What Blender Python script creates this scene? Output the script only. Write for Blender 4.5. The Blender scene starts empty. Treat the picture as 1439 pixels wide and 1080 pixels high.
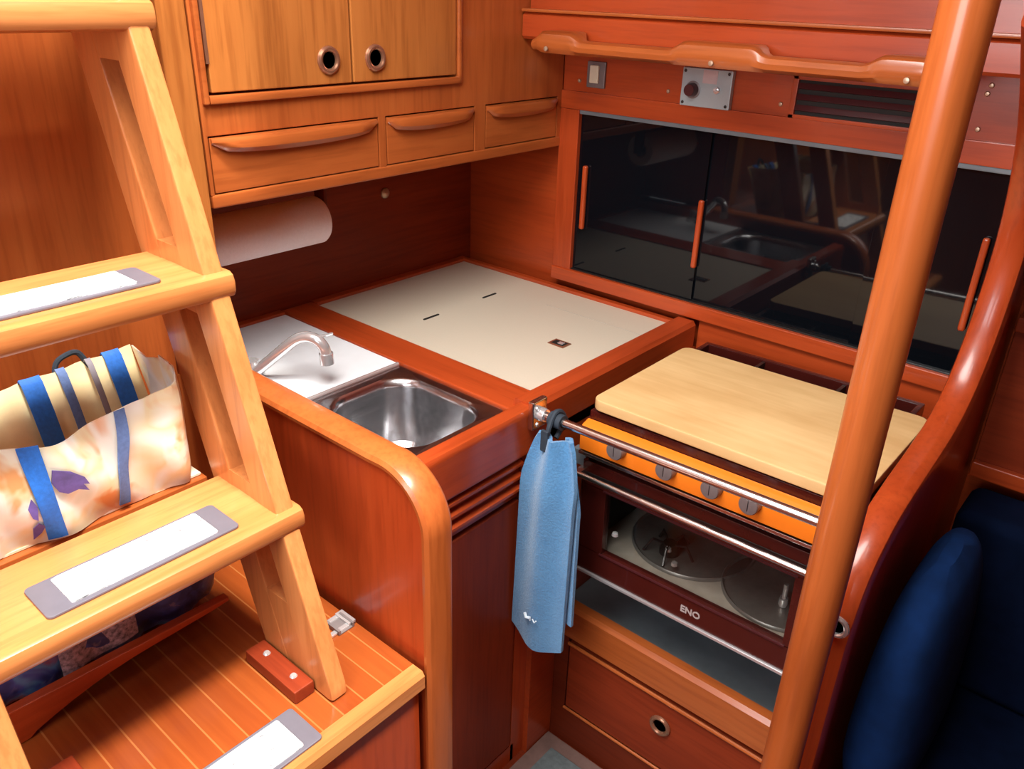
import bpy, bmesh, math, random
from mathutils import Vector, Matrix
random.seed(7)
S = bpy.context.scene
COL = S.collection

# ------------------------------------------------------------------ materials
def new_mat(name):
    m = bpy.data.materials.new(name); m.use_nodes = True
    return m, m.node_tree.nodes, m.node_tree.links, m.node_tree.nodes['Principled BSDF']

def setp(b, **k):
    names = {'rough': 'Roughness', 'metal': 'Metallic', 'coat': 'Coat Weight', 'coatr': 'Coat Roughness',
             'spec': 'Specular IOR Level', 'sheen': 'Sheen Weight', 'emit': 'Emission Strength'}
    for a, v in k.items():
        b.inputs[names[a]].default_value = v

def mix_rgb(N, L, fac, a, b, mode='MIX'):
    n = N.new('ShaderNodeMix'); n.data_type = 'RGBA'; n.blend_type = mode
    for sock, v in ((n.inputs[0], fac), (n.inputs[6], a), (n.inputs[7], b)):
        if hasattr(v, 'is_output'): L.new(v, sock)
        elif isinstance(v, (int, float)): sock.default_value = v
        else: sock.default_value = (*v, 1)
    return n.outputs[2]

def ramp(N, L, src, stops):
    r = N.new('ShaderNodeValToRGB')
    e = r.color_ramp.elements
    while len(e) > 1: e.remove(e[-1])
    e[0].position = stops[0][0]; e[0].color = (*stops[0][1], 1)
    for p, c in stops[1:]:
        x = e.new(p); x.color = (*c, 1)
    L.new(src, r.inputs[0])
    return r.outputs[0]

def coords(N, L, scale=(1, 1, 1), loc=(0, 0, 0)):
    t = N.new('ShaderNodeTexCoord'); mp = N.new('ShaderNodeMapping')
    mp.inputs['Scale'].default_value = scale; mp.inputs['Location'].default_value = loc
    L.new(t.outputs['Object'], mp.inputs[0])
    return mp.outputs[0]

def noise(N, L, vec, scale, detail=4, rough=.6, dist=0):
    n = N.new('ShaderNodeTexNoise')
    n.inputs['Scale'].default_value = scale; n.inputs['Detail'].default_value = detail
    n.inputs['Roughness'].default_value = rough; n.inputs['Distortion'].default_value = dist
    L.new(vec, n.inputs['Vector'])
    return n.outputs[0]

def bump(N, L, b, h, strength, dist=.002):
    n = N.new('ShaderNodeBump'); n.inputs['Strength'].default_value = strength; n.inputs['Distance'].default_value = dist
    L.new(h, n.inputs['Height']); L.new(n.outputs[0], b.inputs['Normal'])

def wood(name, dark, mid, light, axis, rough=.3, coat=.35, fine=34, streak=.34, spec=.5):
    """varnished timber, grain running along axis"""
    m, N, L, b = new_mat(name)
    k = {'x': (.06, 1, 1), 'y': (1, .06, 1), 'z': (1, 1, .06)}[axis]
    v1 = coords(N, L, tuple(a * 1.0 for a in k))
    big = noise(N, L, coords(N, L, tuple(.25 + .75 * a for a in k)), 7, 3, .5, .3)
    g = noise(N, L, v1, fine, 6, .65, .25)
    fine_g = noise(N, L, v1, fine * 3.5, 3, .6)
    c = ramp(N, L, g, [(.3, dark), (.5, mid), (.72, light)])
    c2 = ramp(N, L, big, [(.3, tuple(x * .82 for x in mid)), (.7, tuple(min(1, x * 1.15) for x in light))])
    c = mix_rgb(N, L, .5, c, c2)
    sp = ramp(N, L, fine_g, [(.36, (.58, .48, .42)), (.52, (1, 1, 1))])
    c = mix_rgb(N, L, streak, c, sp, 'MULTIPLY')
    L.new(c, b.inputs['Base Color'])
    setp(b, rough=rough, coat=coat, coatr=.12, spec=spec)
    bump(N, L, b, g, .08, .0006)
    return m

def plain(name, col, rough=.5, metal=0, coat=0, var=.08, scale=40, bumpy=0, spec=.5):
    m, N, L, b = new_mat(name)
    n = noise(N, L, coords(N, L), scale, 4)
    c = ramp(N, L, n, [(.3, tuple(max(0, x * (1 - var)) for x in col)), (.7, tuple(min(1, x * (1 + var)) for x in col))])
    L.new(c, b.inputs['Base Color'])
    setp(b, rough=rough, metal=metal, coat=coat, spec=spec)
    if bumpy: bump(N, L, b, n, bumpy, .002)
    return m

def brushed(name, col, axis, rough=.28):
    m, N, L, b = new_mat(name)
    k = {'x': (.03, 1, 1), 'y': (1, .03, 1), 'z': (1, 1, .03)}[axis]
    n = noise(N, L, coords(N, L, k), 90, 2)
    L.new(ramp(N, L, n, [(.3, tuple(x * .93 for x in col)), (.7, col)]), b.inputs['Base Color'])
    L.new(ramp(N, L, n, [(.3, (rough * .92,) * 3), (.7, (rough * 1.1,) * 3)]), b.inputs['Roughness'])
    setp(b, metal=1)
    return m

GOLD = dict(dark=(.48, .155, .030), mid=(.58, .205, .043), light=(.66, .265, .065))
TEAK = dict(dark=(.31, .066, .014), mid=(.40, .093, .020), light=(.47, .126, .029))
RED = dict(dark=(.31, .038, .008), mid=(.40, .052, .011), light=(.46, .070, .015))
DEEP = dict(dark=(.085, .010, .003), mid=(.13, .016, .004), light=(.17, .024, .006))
HONEY = dict(dark=(.40, .120, .030), mid=(.51, .172, .048), light=(.60, .235, .080))
WALL = dict(dark=(.15, .017, .005), mid=(.21, .026, .007), light=(.26, .038, .010))  # darker red timber; the left bulkhead's shade under the locker is in this colour
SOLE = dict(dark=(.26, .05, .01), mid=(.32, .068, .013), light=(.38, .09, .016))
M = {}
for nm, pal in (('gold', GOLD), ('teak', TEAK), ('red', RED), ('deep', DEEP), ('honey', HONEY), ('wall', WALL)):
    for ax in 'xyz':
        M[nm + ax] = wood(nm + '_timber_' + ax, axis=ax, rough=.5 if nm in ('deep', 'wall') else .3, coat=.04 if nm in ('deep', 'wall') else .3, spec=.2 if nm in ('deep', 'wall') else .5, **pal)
M['cabdoor'] = wood('cabinet_door_veneer', (.29, .082, .016), (.41, .128, .027), (.50, .18, .042), 'z', fine=26, streak=.5)
M['stove_orange'] = plain('amber_panel', (.85, .20, .012), .35, coat=.3, var=.06, scale=14)
M['white'] = plain('white_laminate', (.80, .83, .86), .35, var=.02)
M['beige'] = plain('beige_laminate', (.60, .53, .42), .42, var=.02, scale=300)
M['paper'] = plain('kitchen_paper', (.90, .89, .92), .9, var=.03, scale=220, bumpy=.3)
M['card'] = plain('cardboard', (.45, .32, .2), .9)
M['steel'] = brushed('brushed_steel', (.66, .66, .68), 'y', .24)
M['steelx'] = brushed('brushed_steel_along_bar', (.80, .78, .76), 'x', .22)
M['chrome'] = plain('chrome', (.80, .80, .81), .18, metal=.72, var=.02)
M['bronze'] = plain('bronze_ring', (.42, .20, .12), .25, metal=.7, var=.1)
M['dark'] = plain('black_gap', (.008, .006, .005), .7)
M['blackm'] = plain('black_enamel', (.012, .011, .011), .3, coat=.2)
M['brownm'] = plain('oxblood_enamel', (.052, .007, .005), .25, coat=.3)
M['acrylic'] = plain('black_acrylic', (.003, .004, .006), .035, coat=0, var=.01, spec=.42)
M['tray'] = plain('dull_tray_metal', (.17, .20, .225), .4, metal=.25, var=.2, scale=9)
M['ovenin'] = plain('oven_lining', (.36, .33, .29), .5, var=.12)
M['disc'] = plain('burner_disc', (.22, .22, .21), .35, metal=.6, var=.15)
M['knobm'] = plain('grey_knob', (.20, .17, .17), .4, metal=.3, var=.1)
M['alu'] = plain('tread_plate_aluminium', (.15, .14, .17), .4, metal=.3, var=.05)
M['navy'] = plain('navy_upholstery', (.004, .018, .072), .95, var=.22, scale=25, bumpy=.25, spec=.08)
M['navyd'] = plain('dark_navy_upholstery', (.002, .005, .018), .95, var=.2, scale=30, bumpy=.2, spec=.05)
M['blacks'] = plain('black_webbing', (.02, .03, .045), .8, var=.2, scale=120)
M['blue'] = plain('blue_webbing', (.012, .13, .52), .65, var=.15, scale=200, bumpy=.2)
M['bluegrey'] = plain('faded_blue_webbing', (.10, .17, .38), .7, var=.15, scale=200)
M['greyw'] = plain('grey_webbing', (.24, .22, .26), .75)
M['ivory'] = plain('ivory_plastic', (.72, .66, .50), .45)
M['greyp'] = plain('grey_panel', (.38, .45, .48), .4, metal=.2, var=.04)
M['pinkl'] = plain('faded_label', (.55, .42, .42), .7, var=.1)
M['maroon'] = plain('maroon_button', (.06, .012, .014), .3)
M['screwm'] = plain('brass_screw', (.50, .36, .25), .35, metal=.6)
M['letter'] = plain('pale_lettering', (.40, .33, .32), .5)
M['whitethread'] = plain('white_thread', (.75, .85, .92), .8)
M['lilac'] = plain('pale_print', (.26, .19, .22), .8, var=.75, scale=150)
M['matgrey'] = plain('grey_mat', (.10, .12, .125), .9, var=.2, scale=80, bumpy=.3)
M['matedge'] = plain('brown_mat_border', (.15, .085, .07), .8, var=.15)
M['ceil'] = plain('cream_headlining', (.62, .56, .48), .8, var=.03)

def board_mat():
    m, N, L, b = new_mat('maple_board')
    g = noise(N, L, coords(N, L, (.12, 1, 1)), 55, 5, .6, .4)
    bl = noise(N, L, coords(N, L, (.5, 1, 1)), 9, 3)
    c = ramp(N, L, g, [(.3, (.58, .34, .13)), (.7, (.72, .48, .22))])
    c = mix_rgb(N, L, .45, c, ramp(N, L, bl, [(.35, (.54, .32, .13)), (.65, (.76, .53, .26))]))
    L.new(c, b.inputs['Base Color']); setp(b, rough=.5)
    return m
M['board'] = board_mat()

def plank_mat():
    """varnished teak sole planks running along x with pale seams"""
    m, N, L, b = new_mat('seamed_planks')
    t = N.new('ShaderNodeTexCoord'); sx = N.new('ShaderNodeSeparateXYZ'); L.new(t.outputs['Object'], sx.inputs[0])
    def math_(op, a, v):
        n = N.new('ShaderNodeMath'); n.operation = op
        L.new(a, n.inputs[0]); n.inputs[1].default_value = v
        return n.outputs[0]
    u = math_('DIVIDE', sx.outputs['Y'], .0355)
    fr = N.new('ShaderNodeMath'); fr.operation = 'FRACT'; L.new(u, fr.inputs[0])
    ce = math_('ABSOLUTE', math_('SUBTRACT', fr.outputs[0], .5), 0)
    seam = math_('GREATER_THAN', ce, .468)
    fl = N.new('ShaderNodeMath'); fl.operation = 'FLOOR'; L.new(u, fl.inputs[0])
    wn = N.new('ShaderNodeTexWhiteNoise'); wn.noise_dimensions = '1D'; L.new(fl.outputs[0], wn.inputs['W'])
    g = noise(N, L, coords(N, L, (.06, 1, 1)), 60, 5, .6, .3)
    c = ramp(N, L, g, [(.3, (.22, .040, .008)), (.7, (.30, .065, .012))])
    c = mix_rgb(N, L, .35, c, ramp(N, L, wn.outputs[0], [(0, (.21, .038, .008)), (1, (.31, .074, .014))]))
    c = mix_rgb(N, L, seam, c, (.37, .12, .032))
    L.new(c, b.inputs['Base Color']); setp(b, rough=.26, coat=.4, coatr=.12)
    return m
M['planks'] = plank_mat()

def grip_mat():
    m, N, L, b = new_mat('white_grip_strips')
    n = noise(N, L, coords(N, L, (1, .35, 1)), 150, 5, .7)
    L.new(ramp(N, L, n, [(.36, (.16, .16, .17)), (.50, (.80, .80, .80))]), b.inputs['Base Color'])
    setp(b, rough=.8); bump(N, L, b, n, .5, .001)
    return m
M['grip'] = grip_mat()

def terry_mat():
    m, N, L, b = new_mat('blue_terry')
    n = noise(N, L, coords(N, L), 260, 4, .7)
    w = noise(N, L, coords(N, L, (1, 1, .5)), 22, 3)
    c = mix_rgb(N, L, .5, ramp(N, L, n, [(.3, (.045, .175, .38)), (.7, (.095, .285, .53))]),
                ramp(N, L, w, [(.3, (.045, .19, .41)), (.7, (.10, .29, .53))]))
    L.new(c, b.inputs['Base Color']); setp(b, rough=.95, sheen=.4); bump(N, L, b, n, .7, .003)
    return m
M['terry'] = terry_mat()

def bag_mat():
    m, N, L, b = new_mat('printed_bag_plastic')
    v = coords(N, L, (1, 1, 1))
    a = noise(N, L, v, 10, 2, .5, .8); d = noise(N, L, coords(N, L, loc=(3, 1, 2)), 13, 3, .5, .6)
    e = noise(N, L, coords(N, L, (1, 2.2, 1), (7, 4, 1)), 9, 2, .5, .5)
    c = ramp(N, L, a, [(.36, (.84, .80, .68)), (.5, (.78, .66, .42)), (.60, (.80, .84, .80)), (.70, (.62, .70, .66))])
    c = mix_rgb(N, L, ramp(N, L, d, [(.54, (0, 0, 0)), (.62, (.9, .9, .9))]), c, (.72, .30, .10))
    c = mix_rgb(N, L, ramp(N, L, e, [(.57, (0, 0, 0)), (.66, (.85, .85, .85))]), c, (.88, .86, .80))
    L.new(c, b.inputs['Base Color']); setp(b, rough=.4, coat=.15)
    return m
M['bag'] = bag_mat()
M['baglin'] = plain('bag_lining', (.90, .74, .42), .6, var=.12, scale=18)
M['bagprint'] = plain('violet_print', (.10, .07, .30), .5, var=.3, scale=60)

def darkbag_mat():
    m, N, L, b = new_mat('dark_printed_bag')
    a = noise(N, L, coords(N, L), 16, 3, .55, .8); d = noise(N, L, coords(N, L, loc=(2, 5, 1)), 26, 4, .6, .8)
    c = ramp(N, L, a, [(.36, (.016, .02, .10)), (.48, (.05, .07, .28)), (.56, (.08, .20, .40)), (.66, (.22, .04, .10))])
    c = mix_rgb(N, L, ramp(N, L, d, [(.60, (0, 0, 0)), (.68, (.55, .55, .55))]), c, (.30, .22, .26))
    L.new(c, b.inputs['Base Color']); setp(b, rough=.45)
    return m
M['darkbag'] = darkbag_mat()

def glass_mat():
    m, N, L, b = new_mat('smoked_oven_glass')
    tr = N.new('ShaderNodeBsdfTransparent'); gl = N.new('ShaderNodeBsdfGlossy'); mx = N.new('ShaderNodeMixShader')
    lw = N.new('ShaderNodeLayerWeight'); lw.inputs[0].default_value = .5
    fr = N.new('ShaderNodeMapRange'); L.new(lw.outputs['Facing'], fr.inputs[0])
    fr.inputs[1].default_value = .3; fr.inputs[2].default_value = 1; fr.inputs[3].default_value = .03; fr.inputs[4].default_value = .45
    nz = noise(N, L, coords(N, L), 3, 2)
    L.new(ramp(N, L, nz, [(.3, (.90, .89, .87)), (.7, (.93, .92, .90))]), tr.inputs[0])
    gl.inputs['Roughness'].default_value = .04
    L.new(fr.outputs[0], mx.inputs[0]); L.new(tr.outputs[0], mx.inputs[1]); L.new(gl.outputs[0], mx.inputs[2])
    L.new(mx.outputs[0], N['Material Output'].inputs[0])
    return m
M['glass'] = glass_mat()

# ------------------------------------------------------------------ geometry
class G:
    def __init__(s): s.b = bmesh.new()
    def box(s, x0, x1, y0, y1, z0, z1, bev=0, seg=2):
        t = bmesh.new()
        bmesh.ops.create_cube(t, size=1)
        for v in t.verts:
            v.co = Vector(((x0 + x1) / 2 + v.co.x * (x1 - x0), (y0 + y1) / 2 + v.co.y * (y1 - y0), (z0 + z1) / 2 + v.co.z * (z1 - z0)))
        if bev: bmesh.ops.bevel(t, geom=t.edges[:], offset=bev, segments=seg, affect='EDGES', profile=.5)
        return s.merge(t)
    def merge(s, t):
        me = bpy.data.meshes.new('t'); t.to_mesh(me); t.free()
        s.b.from_mesh(me); bpy.data.meshes.remove(me)
        return s
    def prism(s, poly, axis, a, c, bev=0, seg=2):
        """poly of 2-D points in the two other axes (in xyz order), extruded from a to c along axis"""
        def P(p, w):
            return {'x': (w, p[0], p[1]), 'y': (p[0], w, p[1]), 'z': (p[0], p[1], w)}[axis]
        t = bmesh.new()
        lo = [t.verts.new(P(p, a)) for p in poly]; hi = [t.verts.new(P(p, c)) for p in poly]
        n = len(poly)
        f1 = t.faces.new(lo); f2 = t.faces.new(hi[::-1])
        for i in range(n): t.faces.new((lo[i], hi[i], hi[(i + 1) % n], lo[(i + 1) % n]))
        bmesh.ops.recalc_face_normals(t, faces=t.faces[:])
        if bev: bmesh.ops.bevel(t, geom=list(set(f1.edges[:] + f2.edges[:])), offset=bev, segments=seg, affect='EDGES', profile=.5)
        return s.merge(t)
    def tube(s, pts, r, seg=16, cap=True):
        pts = [Vector(p) for p in pts]; n = len(pts)
        rs = r if isinstance(r, (list, tuple)) else [r] * n
        t = bmesh.new(); rings = []; up = None
        for i, p in enumerate(pts):
            d = (pts[min(i + 1, n - 1)] - pts[max(i - 1, 0)]).normalized()
            if up is None:
                up = Vector((0, 0, 1)) if abs(d.z) < .9 else Vector((1, 0, 0))
            u = d.cross(up).normalized(); w = u.cross(d).normalized(); up = w
            rings.append([t.verts.new(p + (u * math.cos(k * math.tau / seg) + w * math.sin(k * math.tau / seg)) * rs[i]) for k in range(seg)])
        for i in range(n - 1):
            for k in range(seg):
                t.faces.new((rings[i][k], rings[i][(k + 1) % seg], rings[i + 1][(k + 1) % seg], rings[i + 1][k]))
        if cap: t.faces.new(rings[0]); t.faces.new(rings[-1][::-1])
        bmesh.ops.recalc_face_normals(t, faces=t.faces[:])
        return s.merge(t)
    def lathe(s, prof, centre, axis='z', seg=32):
        """prof: list of (radius, height along axis)"""
        t = bmesh.new(); rings = []
        c = Vector(centre)
        for r, h in prof:
            ring = []
            for k in range(seg):
                a = k * math.tau / seg; p, q = r * math.cos(a), r * math.sin(a)
                o = {'z': (p, q, h), 'x': (h, p, q), 'y': (p, h, q)}[axis]
                ring.append(t.verts.new(c + Vector(o)))
            rings.append(ring)
        for i in range(len(rings) - 1):
            for k in range(seg):
                t.faces.new((rings[i][k], rings[i][(k + 1) % seg], rings[i + 1][(k + 1) % seg], rings[i + 1][k]))
        for ring, pr in ((rings[0], prof[0]), (rings[-1], prof[-1])):
            if pr[0] > 1e-5: t.faces.new(ring)
        bmesh.ops.remove_doubles(t, verts=t.verts[:], dist=1e-6)
        bmesh.ops.recalc_face_normals(t, faces=t.faces[:])
        return s.merge(t)
    def torus(s, centre, axis, R, r, seg=32, ts=10):
        return s.lathe_closed([(R + r * math.cos(a * math.tau / ts), r * math.sin(a * math.tau / ts)) for a in range(ts)], centre, axis, seg)
    def lathe_closed(s, prof, centre, axis, seg=32):
        t = bmesh.new(); c = Vector(centre); rings = []
        for r, h in prof:
            ring = []
            for k in range(seg):
                a = k * math.tau / seg; p, q = r * math.cos(a), r * math.sin(a)
                ring.append(t.verts.new(c + Vector({'z': (p, q, h), 'x': (h, p, q), 'y': (p, h, q)}[axis])))
            rings.append(ring)
        m = len(rings)
        for i in range(m):
            for k in range(seg):
                t.faces.new((rings[i][k], rings[i][(k + 1) % seg], rings[(i + 1) % m][(k + 1) % seg], rings[(i + 1) % m][k]))
        bmesh.ops.recalc_face_normals(t, faces=t.faces[:])
        return s.merge(t)
    def grid(s, rows, thick=0, closed=False):
        """surface through rows of 3-D points; thick > 0 gives it a back"""
        t = bmesh.new()
        vs = [[t.verts.new(p) for p in row] for row in rows]
        w = len(rows[0])
        for i in range(len(rows) - 1):
            for k in range(w if closed else w - 1):
                t.faces.new((vs[i][k], vs[i][(k + 1) % w], vs[i + 1][(k + 1) % w], vs[i + 1][k]))
        bmesh.ops.recalc_face_normals(t, faces=t.faces[:])
        if thick:
            bmesh.ops.solidify(t, geom=t.faces[:], thickness=thick)
        return s.merge(t)
    def loft(s, rings):
        t = bmesh.new()
        vs = [[t.verts.new(p) for p in r] for r in rings]; w = len(rings[0])
        for i in range(len(rings) - 1):
            for k in range(w):
                t.faces.new((vs[i][k], vs[i][(k + 1) % w], vs[i + 1][(k + 1) % w], vs[i + 1][k]))
        t.faces.new(vs[0]); t.faces.new(vs[-1][::-1])
        bmesh.ops.recalc_face_normals(t, faces=t.faces[:])
        return s.merge(t)

def origin(o):
    return Vector((0, 0, 0)) if o is None else Vector(o['_o'])

def tag(o, label=None, cat=None, group=None, kind=None):
    for k, v in (('label', label), ('category', cat), ('group', group), ('kind', kind)):
        if v: o[k] = v
    return o

def thing(name, loc, label, cat, group=None, kind=None):
    o = bpy.data.objects.new(name, None); COL.objects.link(o)
    o.location = loc; o['_o'] = loc; o.empty_display_size = .05
    return tag(o, label, cat, group, kind)

def part(name, g, mat, parent=None, label=None, smooth=True, at=None):
    me = bpy.data.meshes.new(name)
    b = g.b
    if at is None:
        o0 = origin(parent) if parent is not None else Vector((0, 0, 0))
        if parent is None:
            xs = [v.co for v in b.verts]
            o0 = Vector(((min(v.x for v in xs) + max(v.x for v in xs)) / 2, (min(v.y for v in xs) + max(v.y for v in xs)) / 2, min(v.z for v in xs)))
    else:
        o0 = Vector(at)
    bmesh.ops.translate(b, verts=b.verts[:], vec=-o0)
    b.to_mesh(me); b.free()
    me.materials.append(M[mat] if isinstance(mat, str) else mat)
    if smooth:
        me.shade_smooth()
        me.set_sharp_from_angle(angle=math.radians(35))
    o = bpy.data.objects.new(name, me); COL.objects.link(o)
    if smooth:
        wn = o.modifiers.new('even_normals', 'WEIGHTED_NORMAL'); wn.keep_sharp = True; wn.weight = 80
    o['_o'] = tuple(o0)
    if parent is not None:
        o.parent = parent
        o.location = o0 - origin(parent)
    else:
        o.location = o0
    if label: o['label'] = label
    return o

def copy_of(o, offset, parent=None):
    """a copy of one part (with the parts under it), moved by offset"""
    c = o.copy(); COL.objects.link(c)
    c.location = o.location + Vector(offset)
    if parent is not None: c.parent = parent
    for ch in [x for x in bpy.data.objects if x.parent == o]:
        d = ch.copy(); COL.objects.link(d); d.parent = c
    return c

def struct(name, g, mat, label=None, cat=None):
    o = part(name, g, mat)
    o['kind'] = 'structure'
    if label: tag(o, label, cat)
    return o

def arc(cx, cy, r, a0, a1, n=10):
    return [(cx + r * math.cos(math.radians(a0 + (a1 - a0) * i / n)), cy + r * math.sin(math.radians(a0 + (a1 - a0) * i / n))) for i in range(n + 1)]

def smooth_path(pts, n=6):
    """Catmull-Rom through the points"""
    P = [Vector(p) for p in pts]; out = []
    for i in range(len(P) - 1):
        p0, p1, p2, p3 = P[max(i - 1, 0)], P[i], P[i + 1], P[min(i + 2, len(P) - 1)]
        for k in range(n):
            t = k / n
            out.append(.5 * ((2 * p1) + (p2 - p0) * t + (2 * p0 - 5 * p1 + 4 * p2 - p3) * t * t + (3 * p1 - p0 - 3 * p2 + p3) * t ** 3))
    out.append(P[-1])
    return out

FLOOR = .11
CEIL = 1.95
# ------------------------------------------------------------------ the setting
fl = struct('floor', G().box(-.1, 2.9, -2.9, .1, FLOOR - .05, FLOOR), 'deepx', 'dark varnished cabin sole in front of the galley cupboards', 'floor')
wl = struct('wall_left', G().box(-.04, 0, -.862, .07, FLOOR, CEIL), 'wally', 'red timber bulkhead with shade put into its colour behind the paper towel roll and sink', 'wall')
k = part('screw_cap', G().lathe([(0, .006), (.006, .006), (.011, .003), (.012, 0), (0, 0)], (0.001, -.246, 1.1), 'x', 20), 'screwm', wl, 'round pale metal fitting on the left bulkhead')

# right hand wall (plane y = 0) : frame around the black sliding doors
wr = struct('wall_right', G().box(.0, 3.0, .03, .07, FLOOR, CEIL), 'redx', 'red timber hull side wall carrying the black sliding doors', 'wall')
part('upper_panel', G().box(.29, 1.172, 0, .03, 1.292, 1.44, .001), 'redx', wr)
part('panel_batten', G().box(.29, 1.172, -.006, 0, 1.292, 1.328, .002), 'redx', wr)
part('door_stile', G().box(.288, .338, -.004, .03, .93, 1.292, .002), 'redz', wr)
part('lower_sill', G().box(.288, 1.172, -.008, .03, .920, .95, .003), 'redx', wr)
part('recess_lining', G().box(.667, 1.172, .004, .03, .45, .918), 'redx', wr)
scr = part('screw', G().lathe([(0, -.003), (.003, -.0025), (.0042, 0), (0, 0)], (.331, 0, 1.348), 'y', 12), 'screwm', wr)
for (x, z) in ((.54, 1.347), (.765, 1.347), (1.084, 1.406), (1.081, 1.394), (1.081, 1.343)):
    copy_of(scr, (x - .331, 0, z - 1.348))

# deck beam over the wall and coachroof side above it
bm_ = struct('trim_1', G().prism([(-.135, 1.428), (-.14, 1.433), (-.14, 1.469), (-.134, 1.475), (0, 1.475), (0, 1.428)], 'x', .292, 3.0), 'redx', 'heavy red timber deck beam carrying the grab rail above the black doors', 'beam')
part('capping', G().box(.292, 3.0, -.146, -.1, 1.475, 1.481, .002), 'teakx', bm_)
struct('wall_upper', G().box(.292, 3.0, -.118, .03, 1.481, CEIL), 'redx', 'red timber cabin side above the deck beam at the top edge', 'wall')

# partition between galley and companionway : panel, rounded cap and corner post
poly = [(.0, FLOOR), (.722, FLOOR), (.722, .85)] + arc(.642, .848, .08, 0, 90, 10) + [(.0, .928)]
pt = struct('wall_partition', G().prism(poly, 'y', -.82, -.775), 'redz', 'bright red timber partition with rounded corner between ladder and sink', 'partition')
path = [(.264, .930)] + [(.30 + .02 * i, .930) for i in range(17)] + arc(.642, .848, .083, 90, 0, 14) + [(.725, .8 - .06 * i) for i in range(12)]
rows = []
prof = [(-.826, -.004), (-.827, .002), (-.823, .008), (-.814, .011), (-.799, .012), (-.785, .011), (-.779, .007), (-.7765, .002), (-.7765, -.004)]
for i, (x, z) in enumerate(path):
    a = Vector(path[max(i - 1, 0)]); c = Vector(path[min(i + 1, len(path) - 1)]); d = (c - a).normalized(); n = Vector((-d.y, d.x))
    if n.dot(Vector((1, 1))) < 0: n = -n
    rows.append([(x + n.x * h, y, z + n.y * h) for y, h in prof])
part('cap_rail', G().loft(rows), 'teakz', pt, 'pale orange rounded capping')
part('upper_panel', G().box(0, .262, -.860, -.8225, .929, CEIL), 'redz', pt)
part('corner_post', G().box(.262, .292, -.866, -.8235, .944, CEIL, .005), 'cabdoor', pt)

# curved bulkhead at the right of the stove
prof_b = [(-.36, 1.50), (-.23, 1.39), (-.165, 1.30), (-.14, 1.21), (-.152, 1.11), (-.19, 1.03), (-.245, .985), (-.33, .962), (-.42, .948), (-.49, .93), (-.545, .892), (-.572, .83), (-.578, .75), (-.578, .62)]
pp = [(p.x, p.y) for p in smooth_path([(a, b, 0) for a, b in prof_b], 6)]
pb = [(-.578, FLOOR)] + pp[::-1] + [(-.36, CEIL), (.03, CEIL), (.03, FLOOR)]
bh = struct('wall_bulkhead', G().prism(pb, 'x', 1.178, 1.204), 'redz', 'red timber bulkhead with swooping curved edge right of the stove', 'bulkhead')
path = pp + [(-.578, .62 - .05 * i) for i in range(1, 11)]
rows = []
pr2 = [(1.170, -.02), (1.170, 0), (1.172, .006), (1.178, .010), (1.191, .012), (1.204, .010), (1.210, .006), (1.212, 0), (1.212, -.02)]
for i, (y, z) in enumerate(path):
    a = Vector(path[max(i - 1, 0)]); c = Vector(path[min(i + 1, len(path) - 1)]); d = (c - a).normalized(); n = Vector((-d.y, d.x))
    if i == 0: pass
    # outward = away from the timber, which lies at +y / -z of the path
    if n.dot(Vector((-1, .35))) < 0: n = -n
    rows.append([(x, y + n.x * h, z + n.y * h) for x, h in pr2])
part('edge_capping', G().loft(rows), 'redz', bh, 'glossy rounded edge capping')

# engine-box bulkhead behind the ladder, with the shelf the big bag stands on
eb = struct('wall_behind_ladder', G().box(.15, .185, -2.9, -.863, .58, CEIL), 'teakz', 'orange varnished panel behind the companionway ladder', 'wall')
part('filler', G().box(.15, .185, -.8635, -.8215, .58, .9275), 'teakz', eb)
part('shelf', G().box(.185, .430, -1.298, -.962, .862, .884, .002), 'teaky', eb)
# far sides of the cabin, only met by reflections
struct('wall_aft', G().box(-.1, 2.95, -2.95, -2.9, FLOOR, CEIL), 'teakz', 'timber wall on the far side of the cabin', 'wall')
struct('wall_saloon', G().box(2.9, 2.95, -2.9, .1, FLOOR, CEIL), 'teakz', 'timber wall at the far end of the saloon', 'wall')
g = G()
HX0, HX1, HY0, HY1 = .42, 1.30, -1.75, -.74   # the companionway hatch
g.box(-.1, 3.0, HY1, .1, CEIL, CEIL + .04).box(-.1, 3.0, -2.95, HY0, CEIL, CEIL + .04)
g.box(-.1, HX0, HY0, HY1, CEIL, CEIL + .04).box(HX1, 3.0, HY0, HY1, CEIL, CEIL + .04)
struct('ceiling', g, 'ceil', 'cream deckhead with the open companionway hatch', 'ceiling')

# saloon side right of the bulkhead
sp = struct('trim_2', G().box(1.212, 2.9, -.02, .03, .80, 1.085, .003), 'wallx', 'brown timber backboard above the navy settee at the right edge', 'backboard')
part('ledge', G().box(1.212, 2.9, -.034, -.018, .80, .828, .004), 'redx', sp)
part('shelf_edge', G().box(1.212, 2.9, -.034, -.018, 1.06, 1.085, .004), 'wallx', sp)
part('dark_opening', G().box(1.212, 2.9, .012, .029, 1.09, 1.28), 'dark', sp, 'dark locker opening')

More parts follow.
